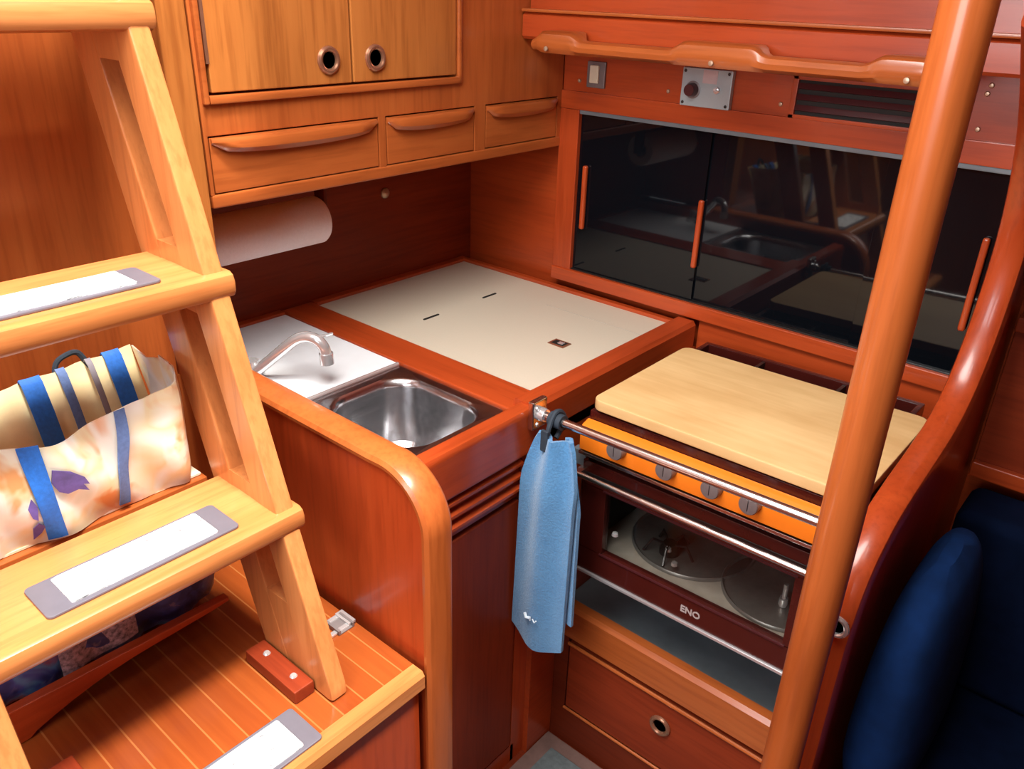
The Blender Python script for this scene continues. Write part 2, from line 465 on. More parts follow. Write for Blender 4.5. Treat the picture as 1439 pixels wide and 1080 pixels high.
# ------------------------------------------------------------------ overhead locker
oc = thing('overhead_locker', (.145, -.4, 1.215), 'golden timber overhead locker with two doors and three small drawers', 'locker')
g = G().box(0, .268, -.8215, -.001, 1.235, CEIL)
g.box(0, .292, -.8215, -.001, 1.213, 1.233, .004)
part('carcass', g, 'teaky', oc)
def front(y0, y1, z0, z1, x1=.290): return G().box(.266, x1, y0, y1, z0, z1, .002)
g = G()
for a in ((-.8215, -.001, 1.3145, 1.362), (-.503, -.487, 1.232, 1.316), (-.268, -.238, 1.232, 1.316), (-.8215, -.815, 1.232, 1.316), (-.016, -.001, 1.232, 1.316), (-.8215, -.806, 1.36, CEIL), (-.318, -.001, 1.36, CEIL)):
    g.box(.266, .290, *a, .0015)
part('face_frame', g, 'teakz', oc)
g = G().box(.286, .297, -.808, -.31, 1.357, 1.369, .003).box(.286, .297, -.317, -.308, 1.357, CEIL, .003).box(.286, .297, -.817, -.808, 1.357, CEIL, .003)
part('door_moulding', g, 'teaky', oc)
dr = part('door', G().box(.270, .2925, -.802, -.5555, 1.372, 1.93, .002), 'cabdoor', oc)
ring = part('finger_ring', G().torus((.2935, -.600, 1.407), 'x', .0165, .0045), 'bronze', dr)
hol = part('finger_hole', G().lathe([(.0135, .2930), (0, .2930)], (0, -.600, 1.407), 'x', 24), 'dark', dr)
part('hinge', G().box(.292, .2945, -.806, -.801, 1.41, 1.49), 'bronze', dr)
dr2 = part('door', G().box(.270, .2925, -.5515, -.320, 1.372, 1.93, .002), 'cabdoor', oc)
part('finger_ring', G().torus((.2935, -.507, 1.407), 'x', .0165, .0045), 'bronze', dr2)
part('finger_hole', G().lathe([(.0135, .2930), (0, .2930)], (0, -.507, 1.407), 'x', 24), 'dark', dr2)
for (y0, y1) in ((-.8135, -.505), (-.485, -.270), (-.236, -.018)):
    d = part('drawer', G().box(.268, .2895, y0, y1, 1.2345, 1.3125, .0015), 'teaky', oc)
    n = 14; rows = []
    for i in range(n + 1):
        t = i / n; y = y0 + .002 + (y1 - y0 - .004) * t
        e = min(1, min(t, 1 - t) * 7) ** .6
        h = .010 + .016 * math.sin(math.pi * t) ** .35 if 0 < t < 1 else .008
        o_ = .004 + .011 * e
        zt = 1.312
        rows.append([(.289, y, zt), (.289 + o_ * .8, y, zt - .001), (.289 + o_, y, zt - .006), (.289 + o_ * .95, y, zt - h * .7), (.289 + o_ * .5, y, zt - h), (.289, y, zt - h)])
    part('pull_lip', G().loft(rows), 'teaky', d)

# kitchen roll
hold = thing('towel_roll_holder', (.15, -.52, 1.16), 'small dark bracket and dowel under the overhead locker holding the kitchen roll', 'holder')
part('bracket', G().box(.135, .165, -.532, -.524, 1.112, 1.213, .003), 'deepz', hold)
part('dowel', G().tube([(.15, -.524, 1.122), (.15, -.815, 1.122)], .008, 12), 'deepy', hold)
rl = thing('paper_towel_roll', (.15, -.66, 1.075), 'white kitchen paper roll hanging under the overhead locker', 'paper roll')
part('paper', G().lathe_closed([(.020, -.775), (.040, -.776), (.0425, -.774), (.0425, -.54), (.040, -.536), (.020, -.537)], (.15, 0, 1.122), 'y', 40), 'paper', rl)
part('cardboard_core', G().lathe_closed([(.0175, -.774), (.0200, -.774), (.0200, -.538), (.0175, -.538)], (.15, 0, 1.122), 'y', 24), 'card', rl)

# ------------------------------------------------------------------ sink cabinet and worktops
sc = thing('sink_cabinet', (.33, -.4, FLOOR), 'dark red galley cabinet under the sink with a louvred vent panel', 'cabinet')
g = G().box(.02, .640, -.772, -.01, FLOOR + .05, .745).box(.03, .615, -.772, -.772 + .02, .7, .86)
g.box(.63, .655, -.772, -.735, FLOOR, .835).box(.63, .655, -.538, -.50, FLOOR, .835).box(.63, .655, -.74, -.53, FLOOR, .155).box(.60, .63, -.772, -.45, FLOOR, .2)
part('carcass', g, 'redz', sc)
part('side_panel', G().box(.62, .667, -.50, -.001, FLOOR, .86), 'redy', sc)
g = G()
g.prism([(.634, .832), (.664, .832), (.668, .838), (.668, .905), (.662, .914), (.638, .914), (.634, .906)], 'y', -.7738, -.525)
part('front_fiddle', g, 'redy', sc)
g = G().prism([(.622, .84), (.667, .84), (.667, .910), (.661, .918), (.626, .918), (.622, .912)], 'y', -.525, -.010)
part('side_fiddle', g, 'redy', sc)
g = G().box(0.001, .632, -.540, -.462, .86, .904, .004).box(.0005, .022, -.462, -.001, .86, .906, .002).box(.0005, .622, -.016, -.001, .86, .907, .002).box(.0005, .02, -.7738, -.54, .86, .906, .002)
part('divider_fiddle', g, 'redx', sc)
part('sink_surround', G().box(.6215, .634, -.7738, -.541, .86, .900), 'redy', sc)
dp = part('louvre_panel', G().box(.640, .652, -.732, -.542, .75, .832), 'redy', sc)
sl = None
for i in range(3):
    z = .815 - i * .0235
    g = G().prism([(.650, z - .009), (.656, z - .006), (.664, z + .001), (.664, z + .006), (.657, z + .009), (.650, z + .009)], 'y', -.730, -.544)
    part('louvre', g, 'redy', dp)
part('door', G().box(.640, .658, -.731, -.542, .160, .745, .004), 'wallz', sc, 'dark plain cupboard door')

wt = part('sink_worktop', G().box(.021, .362, -.774, -.541, .870, .901, .0015), 'white', None)
tag(wt, 'white laminate worktop under the tap beside the steel sink', 'worktop')
il = thing('icebox_worktop', (.32, -.24, .87), 'large beige laminate worktop with icebox lid in the corner', 'worktop')
part('laminate', G().box(.0225, .6215, -.4615, -.0165, .866, .900, .0012), 'beige', il)
g = G().box(.36, .60, -.113, -.1125, .8995, .9003)
part('lid_seam', g, 'ovenin', il)
fs = part('finger_slot', G().box(.2375, .2425, -.362, -.318, .8995, .9006, .002), 'dark', il)
copy_of(fs, (-.003, .181, 0))
lt = part('lid_latch', G().box(.495, .533, -.277, -.249, .8995, .9016, .0008), 'bronze', il, 'bronze ring-pull latch')
part('latch_recess', G().box(.500, .528, -.272, -.254, .9016, .9019), 'dark', lt)
part('ring_pull', G().box(.512, .524, -.268, -.258, .9017, .9035, .0008), 'chrome', lt)

# sink
sk = thing('sink', (.49, -.645, .76), 'square stainless steel sink sunk beside the white worktop', 'sink')
x0, x1, y0, y1, zr = .363, .620, -.772, -.541, .899
def rrect(xa, xb, ya, yb, r, n=8):
    return arc(xb - r, yb - r, r, 0, 90, n) + arc(xa + r, yb - r, r, 90, 180, n) + arc(xa + r, ya + r, r, 180, 270, n) + arc(xb - r, ya + r, r, 270, 360, n)
def ring3(p, z): return [(a, b, z) for a, b in p]
rings = [ring3(rrect(x0, x1, y0, y1, .012), zr - .006), ring3(rrect(x0, x1, y0, y1, .012), zr), ring3(rrect(.390, .610, -.744, -.560, .052), zr), ring3(rrect(.395, .605, -.739, -.565, .052), zr - .004),
         ring3(rrect(.399, .601, -.735, -.569, .052), zr - .015), ring3(rrect(.405, .595, -.729, -.575, .055), zr - .115), ring3(rrect(.420, .580, -.715, -.590, .05), zr - .135), ring3(rrect(.46, .54, -.67, -.63, .019), zr - .139)]
g = G(); t = bmesh.new(); vs = [[t.verts.new(p) for p in r] for r in rings]; w = len(rings[0])
for i in range(len(rings) - 1):
    for q in range(w): t.faces.new((vs[i][q], vs[i][(q + 1) % w], vs[i + 1][(q + 1) % w], vs[i + 1][q]))
t.faces.new(vs[-1])
bmesh.ops.recalc_face_normals(t, faces=t.faces[:]); g.merge(t)
part('basin', g, 'steel', sk)
part('rear_lip', G().tube([(.3655, -.768, .901), (.3655, -.545, .901)], .004, 10), 'chrome', sk)
part('drain', G().lathe([(.0, .002), (.012, .002), (.020, .004), (.023, .001), (.023, 0)], (.5, -.65, zr - .139), 'z', 24), 'chrome', sk)

# faucet
fc = thing('faucet', (.235, -.752, .901), 'chrome galley tap with a hooked spout over the sink', 'tap')
part('base', G().lathe([(.0, 0), (.021, 0), (.021, .008), (.015, .012), (.013, .03), (0, .03)], (.225, -.752, .901), 'z', 24), 'chrome', fc)
sp_ = smooth_path([(.225, -.757, .905), (.246, -.747, .922), (.285, -.724, .962), (.303, -.711, .980), (.318, -.700, .986), (.334, -.692, .983), (.344, -.687, .972), (.347, -.685, .958)], 5)
part('spout', G().tube(sp_, .0095, 16), 'chrome', fc)
part('nozzle', G().tube([(.347, -.685, .961), (.3475, -.6845, .942)], .0118, 16), 'chrome', fc)
part('lever', G().tube([(.336, -.690, .988), (.352, -.672, .994)], [.003, .002], 8), 'chrome', fc)

# ------------------------------------------------------------------ sliding locker doors
sd = thing('sliding_door_locker', (.73, 0, .95), 'three glossy black sliding doors set in the timber wall behind the stove', 'locker doors')
part('top_track', G().box(.338, 1.172, -.002, .028, 1.284, 1.293, .001), 'tray', sd, 'thin grey metal track')
part('bottom_track', G().box(.338, 1.172, .000, .028, .9485, .953, .001), 'blackm', sd)
for (a, b, yy, hx, hz, hh) in ((.338, .640, .006, .360, 1.115, .07), (.618, .985, .012, .636, 1.090, .07), (.962, 1.172, .006, 1.135, 1.110, .08)):
    d = part('door', G().box(a, b, yy, yy + .006, .952, 1.286, .0008), 'acrylic', sd)
    part('handle', G().box(hx - .0055, hx + .0055, yy - .011, yy, hz - hh, hz + hh * .95, .004, 3), 'redz', d, 'slim timber pull')

# light switch
sw = thing('light_switch', (.374, 0, 1.34), 'small ivory rocker switch in a brown plate under the beam', 'switch')
part('plate', G().box(.352, .396, -.006, 0, 1.338, 1.388, .002), 'knobm', sw)
part('rocker', G().box(.362, .383, -.011, -.005, 1.347, 1.381, .002), 'ivory', sw)
# instrument panel
ap = thing('alarm_panel', (.623, 0, 1.33), 'grey square control panel with dark knob and toggle on the wall', 'control panel')
part('face_plate', G().box(.573, .674, -.012, 0, 1.327, 1.394, .002), 'greyp', ap)
part('knob', G().lathe([(0, -.028), (.010, -.028), (.0115, -.024), (.0125, -.013), (.0125, -.012), (0, -.012)], (.598, 0, 1.356), 'y', 24), 'maroon', ap)
part('knob_collar', G().lathe([(.0125, -.014), (.0155, -.013), (.0155, -.011), (.0125, -.011)], (.598, 0, 1.356), 'y', 24), 'knobm', ap)
tgl = part('toggle', G().tube([(.647, -.012, 1.359), (.649, -.026, 1.362)], [.004, .0028], 10), 'chrome', ap)
part('toggle_nut', G().lathe([(0, -.016), (.006, -.016), (.007, -.012), (0, -.012)], (.647, 0, 1.359), 'y', 8), 'chrome', ap)
part('sticker', G().box(.616, .645, -.0126, -.0119, 1.369, 1.392), 'pinkl', ap)
s0 = part('screw', G().lathe([(0, -.0135), (.0025, -.013), (.003, -.012), (0, -.012)], (.579, 0, 1.333), 'y', 10), 'blackm', ap)
for (a, b) in ((.088, 0), (.088, .055), (0, .055)): copy_of(s0, (a, 0, b))
# ventilation grille
vg = thing('vent_grille', (.9, 0, 1.33), 'dark louvred air vent in the timber wall under the beam', 'vent')
g = G().box(.783, 1.05, -.007, 0, 1.390, 1.397, .001).box(.783, 1.05, -.007, 0, 1.327, 1.334, .001).box(.783, .793, -.007, 0, 1.327, 1.397, .001).box(1.04, 1.05, -.007, 0, 1.327, 1.397, .001)
part('frame', g, 'redx', vg)
part('backing', G().box(.792, 1.041, -.0015, 0, 1.333, 1.391), 'dark', vg)
slat = part('slat', G().prism([(-.007, 1.341), (-.005, 1.340), (-.001, 1.349), (-.003, 1.350)], 'x', .793, 1.04), 'maroon', vg)
for i in (1, 2): copy_of(slat, (0, 0, .0175 * i))

# grab rail on the beam
gr = thing('grab_rail', (.71, -.17, 1.41), 'orange timber grab rail with scalloped stand-offs along the beam', 'rail')
rows = []
xs = [.358 + (1.06 - .358) * i / 80 for i in range(81)]
blocks = [(.38, .44), (.672, .785), (.985, 1.045)]
for x in xs:
    up = 0
    for a, b in blocks:
        if a <= x <= b: up = 1
        else:
            d = min(abs(x - a), abs(x - b))
            if d < .03: up = max(up, .5 + .5 * math.cos(math.pi * d / .03))
    e = min(1, (x - .358) / .02, (1.06 - x) / .02); e = max(.42, e) ** .4
    yb, yf = -.168 + .0275 * up, -.196
    zt, zb = 1.4345 + .013 * up, 1.4105
    cz = (zt + zb) / 2; hz = (zt - zb) / 2 * e
    rows.append([(x, yf + .004 + (1 - e) * .006, cz + hz * .7), (x, yf + (1 - e) * .008, cz + hz * .1), (x, yf + .002 + (1 - e) * .008, cz - hz * .55), (x, yf + .010, cz - hz), (x, min(yb, -.172) - .004, cz - hz), (x, yb, cz - hz * .5), (x, yb, cz + hz * .6), (x, yb - .003, cz + hz), (x, yf + .012, cz + hz)])
part('rail', G().loft(rows), 'teakx', gr)
pl0 = part('bolt_cap', G().lathe([(0, -.003), (.004, -.002), (.0045, 0), (0, 0)], (.395, -.1955, 1.418), 'y', 12), 'screwm', gr)
for dx in (.33, .625): copy_of(pl0, (dx, 0, 0))

# ------------------------------------------------------------------ stove and its locker
lk = thing('stove_locker', (.92, -.2, FLOOR), 'orange timber locker front with a drop door below the stove', 'locker')
g = G().prism([(-.436, .400), (-.436, .464), (-.430, .472), (-.412, .472), (-.405, .464), (-.405, .400)], 'x', .668, 1.172)
part('front_rail', g, 'teakx', lk)
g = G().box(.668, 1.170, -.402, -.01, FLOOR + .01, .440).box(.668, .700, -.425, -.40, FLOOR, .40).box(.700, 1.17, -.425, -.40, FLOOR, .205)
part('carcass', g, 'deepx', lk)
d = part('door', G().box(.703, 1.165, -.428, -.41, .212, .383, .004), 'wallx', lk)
part('door_bead', G().tube([(.703, -.430, .380), (1.165, -.430, .380)], .004, 8), 'teakx', d)
part('finger_ring', G().torus((.915, -.430, .318), 'y', .017, .0045), 'bronze', d)
part('finger_hole', G().lathe([(.014, -.4286), (0, -.4286)], (.915, 0, .318), 'y', 24), 'dark', d)
part('kick_bead', G().tube([(.700, -.427, .207), (1.17, -.427, .207)], .003, 8), 'teakx', lk)
tr = part('drip_tray', G().box(.668, 1.170, -.404, .002, .441, .452, .001), 'tray', None)
tag(tr, 'grey metal tray lining the recess under the stove', 'tray')

st = thing('stove', (.93, -.24, .58), 'gimballed marine stove with amber knob panel and brown glass oven door', 'stove')
SX0, SX1 = .728, 1.135
g = G().box(SX0, SX0 + .012, -.445, -.05, .595, .875).box(SX1 - .012, SX1, -.445, -.05, .595, .875).box(SX0, SX1, -.06, -.045, .595, .875).box(SX0, SX1, -.445, -.05, .82, .872, .002).box(SX0, SX1, -.445, -.05, .592, .604, .002)
part('body', g, 'blackm', st)
g = G().box(SX0 + .012, SX1 - .012, -.444, -.06, .604, .6405).box(SX0 + .012, SX1 - .012, -.066, -.06, .604, .82)
part('oven_lining', g, 'ovenin', st)
g = G().prism([(-.474, .843), (-.474, .879), (-.469, .885), (-.453, .890), (-.453, .843)], 'x', SX0, SX1, .0015)
cp = part('control_panel', g, 'stove_orange', st, 'amber strip carrying the burner knobs')
kn = part('knob', G().lathe([(0, -.015), (.0135, -.015), (.0148, -.013), (.0150, -.002), (.0150, 0), (0, 0)], (.804, -.474, .8705), 'y', 28), 'knobm', cp, 'round grey burner knob', at=(.804, -.474, .8705))
part('pointer', G().box(.8035, .8045, -.4896, -.4885, .8625, .8785), 'blackm', kn)
for x in (.893, .969, 1.029): copy_of(kn, (x - .804, 0, 0))
part('panel_trim', G().box(SX0, SX1, -.4755, -.440, .834, .840, .001), 'steelx', st, 'thin silver line under the knobs')
# hob frame
g = G().box(SX0 + .002, SX1 - .002, -.4515, -.436, .843, .905, .002).box(SX0 + .002, SX1 - .002, -.075, -.063, .872, .908, .002).box(SX0 + .002, SX0 + .012, -.43, -.07, .872, .908, .002).box(SX1 - .012, SX1 - .002, -.43, -.07, .872, .908, .002)
part('hob_rail', g, 'brownm', st)
gt = part('pan_grid', G().box(SX0 + .01, SX1 - .01, -.30, -.294, .885, .905).box(SX0 + .01, SX1 - .01, -.20, -.194, .885, .905).box(.85, .856, -.42, -.07, .885, .905).box(1.0, 1.006, -.42, -.07, .885, .905), 'blackm', st)
# oven door : frame of four pieces, glass, chrome handle
dX0, dX1, dz0, dz1 = SX0 + .002, SX1 - .002, .600, .818
g = G().box(dX0, dX1, -.462, -.446, .772, dz1, .001).box(dX0, dX1, -.462, -.446, dz0, .648, .001).box(dX0, dX0 + .048, -.462, -.446, .645, .775, .001).box(dX1 - .03, dX1, -.462, -.446, .645, .775, .001)
od = part('oven_door', g, 'brownm', st, 'dark brown framed oven door')
part('window', G().box(dX0 + .046, dX1 - .028, -.4555, -.4525, .646, .774), 'glass', od)
part('handle', G().tube([(dX0 - .012, -.486, .803), (dX1 + .004, -.486, .803)], .0052, 12).box(dX0 + .0, dX0 + .012, -.486, -.46, .799, .808).box(dX1 - .014, dX1 - .002, -.486, -.46, .799, .808), 'steelx', od, 'slim steel handle bar')
part('handle_shadow', G().box(dX0, dX1, -.4635, -.461, .782, .797, .0008), 'blackm', od)  # black strip standing for the shadow under the handle bar
part('window_bead', G().box(dX0 + .044, dX1 - .026, -.4645, -.461, .772, .7745).box(dX0 + .044, dX1 - .026, -.4645, -.461, .6455, .648), 'maroon', od)
part('bottom_trim', G().box(dX0, dX1 + .004, -.466, -.446, .594, .600, .0015), 'chrome', od, 'bright steel bottom edge')
part('left_trim', G().box(dX0 - .003, dX0, -.463, -.446, .600, .80, .001), 'steelx', od)
cu = bpy.data.curves.new('oven_lettering', 'FONT'); cu.body = 'ENO'; cu.size = .017; cu.extrude = .0004; cu.offset = .0004; cu.align_x = 'CENTER'
to = bpy.data.objects.new('tmp_text', cu); COL.objects.link(to)
to.rotation_euler = (math.pi / 2, 0, 0); to.location = (.953, -.4626, .6165)
bpy.context.view_layer.update()
tm = bpy.data.meshes.new_from_object(to.evaluated_get(bpy.context.evaluated_depsgraph_get())); tm.transform(to.matrix_world)
g = G(); g.b.from_mesh(tm); bpy.data.objects.remove(to); bpy.data.meshes.remove(tm)
part('lettering', g, 'letter', od)
st.rotation_euler = (0, math.radians(-1.2), 0); st.location.z += .0035   # it swings on its gimbals
# inside the oven
for (x, y, r) in ((.875, -.315, .110), (1.052, -.338, .100)):
    part('burner_disc', G().lathe([(0, .003), (r - .006, .003), (r - .002, .006), (r, .003), (r, 0), (0, 0)], (x, y, .641), 'z', 48), 'disc', st)
part('latch_pin', G().tube([(1.066, -.375, .646), (1.066, -.375, .686)], [.004, .004], 10).lathe([(0, .016), (.007, .014), (.008, .006), (.007, 0), (0, 0)], (1.066, -.375, .645), 'z', 16), 'chrome', st)
g = G().lathe([(0, .02), (.012, .02), (.018, .01), (.018, 0), (0, 0)], (.860, -.375, .645), 'z', 16)
for a in range(5):
    t = a * 1.25
    g.tube([(.860, -.375, .659), (.860 + .03 * math.cos(t), -.375 + .03 * math.sin(t), .671), (.860 + .045 * math.cos(t), -.375 + .045 * math.sin(t), .647)], .0025, 6)
part('burner_cap', g, 'blackm', st)
nb = part('burner_nut', G().lathe([(0, .006), (.005, .005), (.006, 0), (0, 0)], (.868, -.395, .663), 'z', 10), 'chrome', st)
copy_of(nb, (.024, -.02, -.006)); copy_of(nb, (-.07, -.06, .03))
# gimbal bracket on the left
gb = part('gimbal_bracket', G().tube([(.676, -.30, .80), (.728, -.30, .80)], .009, 12), 'tray', st)
part('door_lug', G().box(.700, .727, -.452, -.436, .795, .825, .003), 'tray', st)
part('gimbal_bracket', G().tube([(1.135, -.30, .80), (1.165, -.30, .80)], .009, 12), 'tray', st)

# chopping board on the hob rail
cb = part('chopping_board', G().prism(rrect(.728, 1.158, -.458, -.160, .018), 'z', .909, .928, .003), 'board', None)
cb.rotation_euler = (0, math.radians(-1.0), 0); cb.location.z += .005
tag(cb, 'pale wooden chopping board lying over the stove top', 'chopping board')

# crash bar
br = thing('crash_bar', (.92, -.527, .88), 'polished steel crash bar across the front of the stove', 'bar')
part('bar', G().tube([(.674, -.527, .909), (1.172, -.527, .923)], .0072, 16), 'steelx', br)
part('socket', G().lathe([(.0, .012), (.0105, .012), (.0115, .008), (.0115, 0), (0, 0)], (.680, -.527, .910), 'x', 20), 'chrome', br)
fpl = part('wall_plate', G().box(.6685, .680, -.545, -.509, .884, .934, .003), 'steelx', br)
s1 = part('screw', G().lathe([(0, .0030), (.003, .002), (.004, 0), (0, 0)], (.680, -.536, .922), 'x', 12), 'chrome', fpl)
copy_of(s1, (0, .002, -.029))

# blue cloth
tw = thing('hand_towel', (.72, -.545, .49), 'blue terry hand towel hanging folded from the crash bar', 'towel')
rows = []
NZ, NU = 26, 15
for i in range(NZ + 1):
    t = i / NZ; z = .893 - .395 * t
    wdt = .030 + .024 * min(1, t * 5) ** .7 + .006 * t
    cx_ = .728 - .006 * t
    row = []
    for k_ in range(NU):
        u = k_ / (NU - 1) * 2 - 1
        fold = .006 * math.sin(u * 5 + 1.2 + t * .8) * (1.2 - .7 * t) + .010 * (1 - u * u)
        zz = z - (.022 * (1 - abs(u - .1) ** 1.6) if i == NZ else 0) - .01 * (1 - u) * t * .3
        row.append((cx_ + wdt * u * (1 if u < 0 else .9), -.548 - fold - .01 * min(1, t * 4), zz))
    rows.append(row)
part('front_fold', G().grid(rows, .007), 'terry', tw)
rows = []
for i in range(NZ + 1):
    t = i / NZ; z = .893 - .345 * t
    row = []
    for k_ in range(9):
        u = k_ / 8
        row.append((.738 + (.020 + .022 * min(1, t * 3)) * u + .004 * t, -.536 + .006 * math.sin(u * 4 + t), z + .010 * (1 - u) * t * .4))
    rows.append(row)
part('back_fold', G().grid(rows, .006), 'terry', tw)
lp = G().tube(smooth_path([(.715, -.556, .885), (.714, -.546, .908), (.713, -.536, .921), (.713, -.526, .9255), (.714, -.513, .917), (.716, -.512, .900), (.717, -.532, .882)], 4), .0042, 8)
lp.lathe_closed([(.0079, .702), (.0125, .702), (.0125, .726), (.0079, .726)], (0, -.527, .910), 'x', 20)
lp.box(.708, .722, -.561, -.555, .868, .905, .002)
part('hanging_loop', lp, 'blacks', tw, 'black webbing loop')
part('stitched_mark', G().tube([(.706, -.576, .552), (.710, -.577, .545), (.716, -.5775, .548)], .0028, 6).tube([(.719, -.5775, .551), (.719, -.5775, .543)], .0012, 6).tube([(.724, -.5775, .549), (.728, -.577, .543), (.731, -.576, .548)], .0012, 6), 'whitethread', tw, 'tiny white mark')

# ------------------------------------------------------------------ companionway platform
pf = thing('companionway_step', (.47, -1.1, FLOOR), 'planked timber platform step at the foot of the companionway ladder', 'step')
part('deck', G().box(.19, .702, -1.75, -.831, .590, .618), 'planks', pf)
part('nosing', G().prism([(.702, .582), (.722, .582), (.727, .588), (.727, .611), (.722, .618), (.702, .618)], 'y', -1.75, -.831), 'honeyy', pf)
part('front_panel', G().box(.690, .712, -1.75, -.831, FLOOR, .586), 'redz', pf)
part('side_block', G().box(.19, .22, -1.75, -.831, FLOOR, .59), 'deepz', pf)
fb = part('foot_block', G().box(.520, .640, -.992, -.959, .618, .640, .003), 'wallx', pf, at=(.58, -.97, .618))
s2 = part('screw', G().lathe([(0, .0025), (.004, .002), (.0055, 0), (0, 0)], (.548, -.9735, .640), 'z', 14), 'chrome', fb)
copy_of(s2, (.064, 0, 0))
fb2 = copy_of(fb, (-.004, -.276, 0))
def plate(cx0, cx1, ya, yb, z, parent):
    e = part('tread_plate', G().prism(rrect(cx0, cx1, ya, yb, .006), 'z', z, z + .004, .0015), 'alu', parent, 'aluminium tread plate')
    part('grip_strip', G().prism(rrect(cx0 + .006, cx1 - .006, ya + .026, yb - .026, .003), 'z', z + .004, z + .0055), 'grip', e if parent['_d'] < 2 else parent, 'white gritty insert')
    return e
pf['_d'] = 0
plate(.640, .712, -1.245, -1.000, .618, pf)
la = part('barrel_bolt', G().box(.545, .578, -.868, -.838, .618, .621, .001).box(.545, .578, -.868, -.864, .621, .627).box(.545, .578, -.842, -.838, .621, .627), 'knobm', pf, 'chrome sliding bolt', at=(.56, -.85, .618))
la2 = G().box(.540, .548, -.92, -.832, .6185, .623, .001).box(.566, .574, -.92, -.832, .6185, .623, .001).box(.540, .574, -.925, -.914, .6185, .624, .001).box(.540, .574, -.846, -.832, .6185, .626, .001)
part('bolt_frame', la2, 'chrome', la)
part('bolt_stud', G().lathe([(0, .008), (.005, .008), (.006, 0), (0, 0)], (.557, -.905, .619), 'z', 14), 'chrome', la)

# ------------------------------------------------------------------ ladder
ld = thing('companionway_ladder', (.6, -1.13, .618), 'honey coloured timber companionway ladder with three wide treads', 'ladder')
ld['_d'] = 1
K = .335
def xf(z): return .590 + (.89 - z) * K
def stringer(ya, yb):
    g = G()
    top = 1.60
    sect = [(0, .052), (.098, .158)]                 # front bar, rear bar measured back from the leading edge
    for a, b in sect:
        P = [(xf(top) - b, top), (xf(top) - a, top), (xf(.640) - a, .640)]
        if a == 0: P = [(xf(top) - b, top), (xf(top), top), (xf(.64), .64), (xf(.625) - .004, .622), (xf(.620) - .014, .6185), (xf(.6185) - b, .6185)]
        else: P = [(xf(top) - b, top), (xf(top) - a, top), (xf(.6185) - a, .6185), (xf(.6185) - b, .6185)]
        g.prism(P, 'y', ya, yb, .004)
    # solid webs between the slots, slot ends rounded
    def web(z0, z1, r0=True, r1=True):
        def pt(z, u): return (xf(z) - .052 + .002 - (u * .050), z)
        lo = [(.0, 0.0)]
        n = 8
        bot = [pt(z0 + (.020 * (1 - math.sin(math.pi * i / n))) * (1 if r0 else 0), i / n) for i in range(n + 1)] if r0 else [pt(z0, 0), pt(z0, 1)]
        topp = [pt(z1 - (.020 * (1 - math.sin(math.pi * i / n))) * (1 if r1 else 0), i / n) for i in range(n + 1)] if r1 else [pt(z1, 0), pt(z1, 1)]
        return g.prism(bot + topp[::-1], 'y', ya + .0008, yb - .0008)
    web(.6185, .745, False, False); web(.845, .915, False, False); web(1.135, 1.215, False, False); web(1.425, 1.50, False, False)
    return g
part('stringer', stringer(-.957, -.930), 'honeyz', ld)
part('stringer', stringer(-1.327, -1.300), 'honeyz', ld)
for zt, has in ((.892, 1), (1.192, 1), (1.492, 0)):
    xr = xf(zt) + .012
    g = G().prism([(xr - .152, zt - .034), (xr - .152, zt - .002), (xr - .150, zt), (xr - .010, zt), (xr - .003, zt - .004), (xr, zt - .012), (xr, zt - .024), (xr - .004, zt - .031), (xr - .012, zt - .034)], 'y', -1.335, -.922, .003)
    tr_ = part('tread', g, 'honeyy', ld)
    tr_['_d'] = 1
    if has:
        xo = xf(zt)
        part('tread_plate', G().prism(rrect(xo - .079, xo - .010, -1.236, -1.003, .007), 'z', zt, zt + .004, .0015), 'alu', tr_, 'aluminium tread plate')
        part('grip_strip', G().prism(rrect(xo - .073, xo - .016, -1.208, -1.030, .003), 'z', zt + .004, zt + .0056), 'grip', tr_, 'white gritty insert')
# arched apron board tying the ladder together low down
ap_ = [(-1.298, .676), (-.960, .668), (-.960, .662)] + [(-.96 - .026 * i, .660 - .008 * (i / 11) - .036 * max(0, (i - 5) / 7) ** 2) for i in range(1, 12)] + [(-1.255, .6195), (-1.298, .6195)]
part('apron', G().prism(ap_, 'x', .418, .434, .002), 'redy', ld, 'red arched cross board')

# ------------------------------------------------------------------ bags
bg = thing('shopping_bag', (.33, -1.1, .884), 'cream printed shopping bag with blue handles standing behind the ladder', 'bag')
YA, YB = -1.296, -.962
def fx(y, z):
    t = (z - .886) / .16
    return .424 + .016 * math.sin(math.pi * min(1, max(0, t)) * .9) + .006 * math.sin(y * 37) + .004 * math.sin(y * 70 + z * 50)
def ftop(y): return 1.030 + .022 * max(0, (y + 1.03) / .07) - .012 * math.exp(-((y + 1.14) / .05) ** 2)
rows = []
for i in range(15):
    t = i / 14
    row = []
    for k_ in range(41):
        y = YA + (YB - YA) * k_ / 40
        z = .886 + (ftop(y) - .886) * t
        edge = min(1, (k_ / 40) * 12, (1 - k_ / 40) * 12) ** .5
        row.append((.36 + (fx(y, z) - .36) * edge, y - .006 * t * (k_ == 40), z))
    rows.append(row)
part('front_sheet', G().grid(rows, .002), 'bag', bg)
rows = []
for i in range(8):
    t = i / 7; rows.append([(.335 - .062 * t + .004 * math.sin(k_), YA + (YB - YA - .004) * k_ / 30, .886 + (.135 + .018 * (k_ / 30)) * t) for k_ in range(31)])
part('back_sheet', G().grid(rows, .002), 'baglin', bg)
g = G()
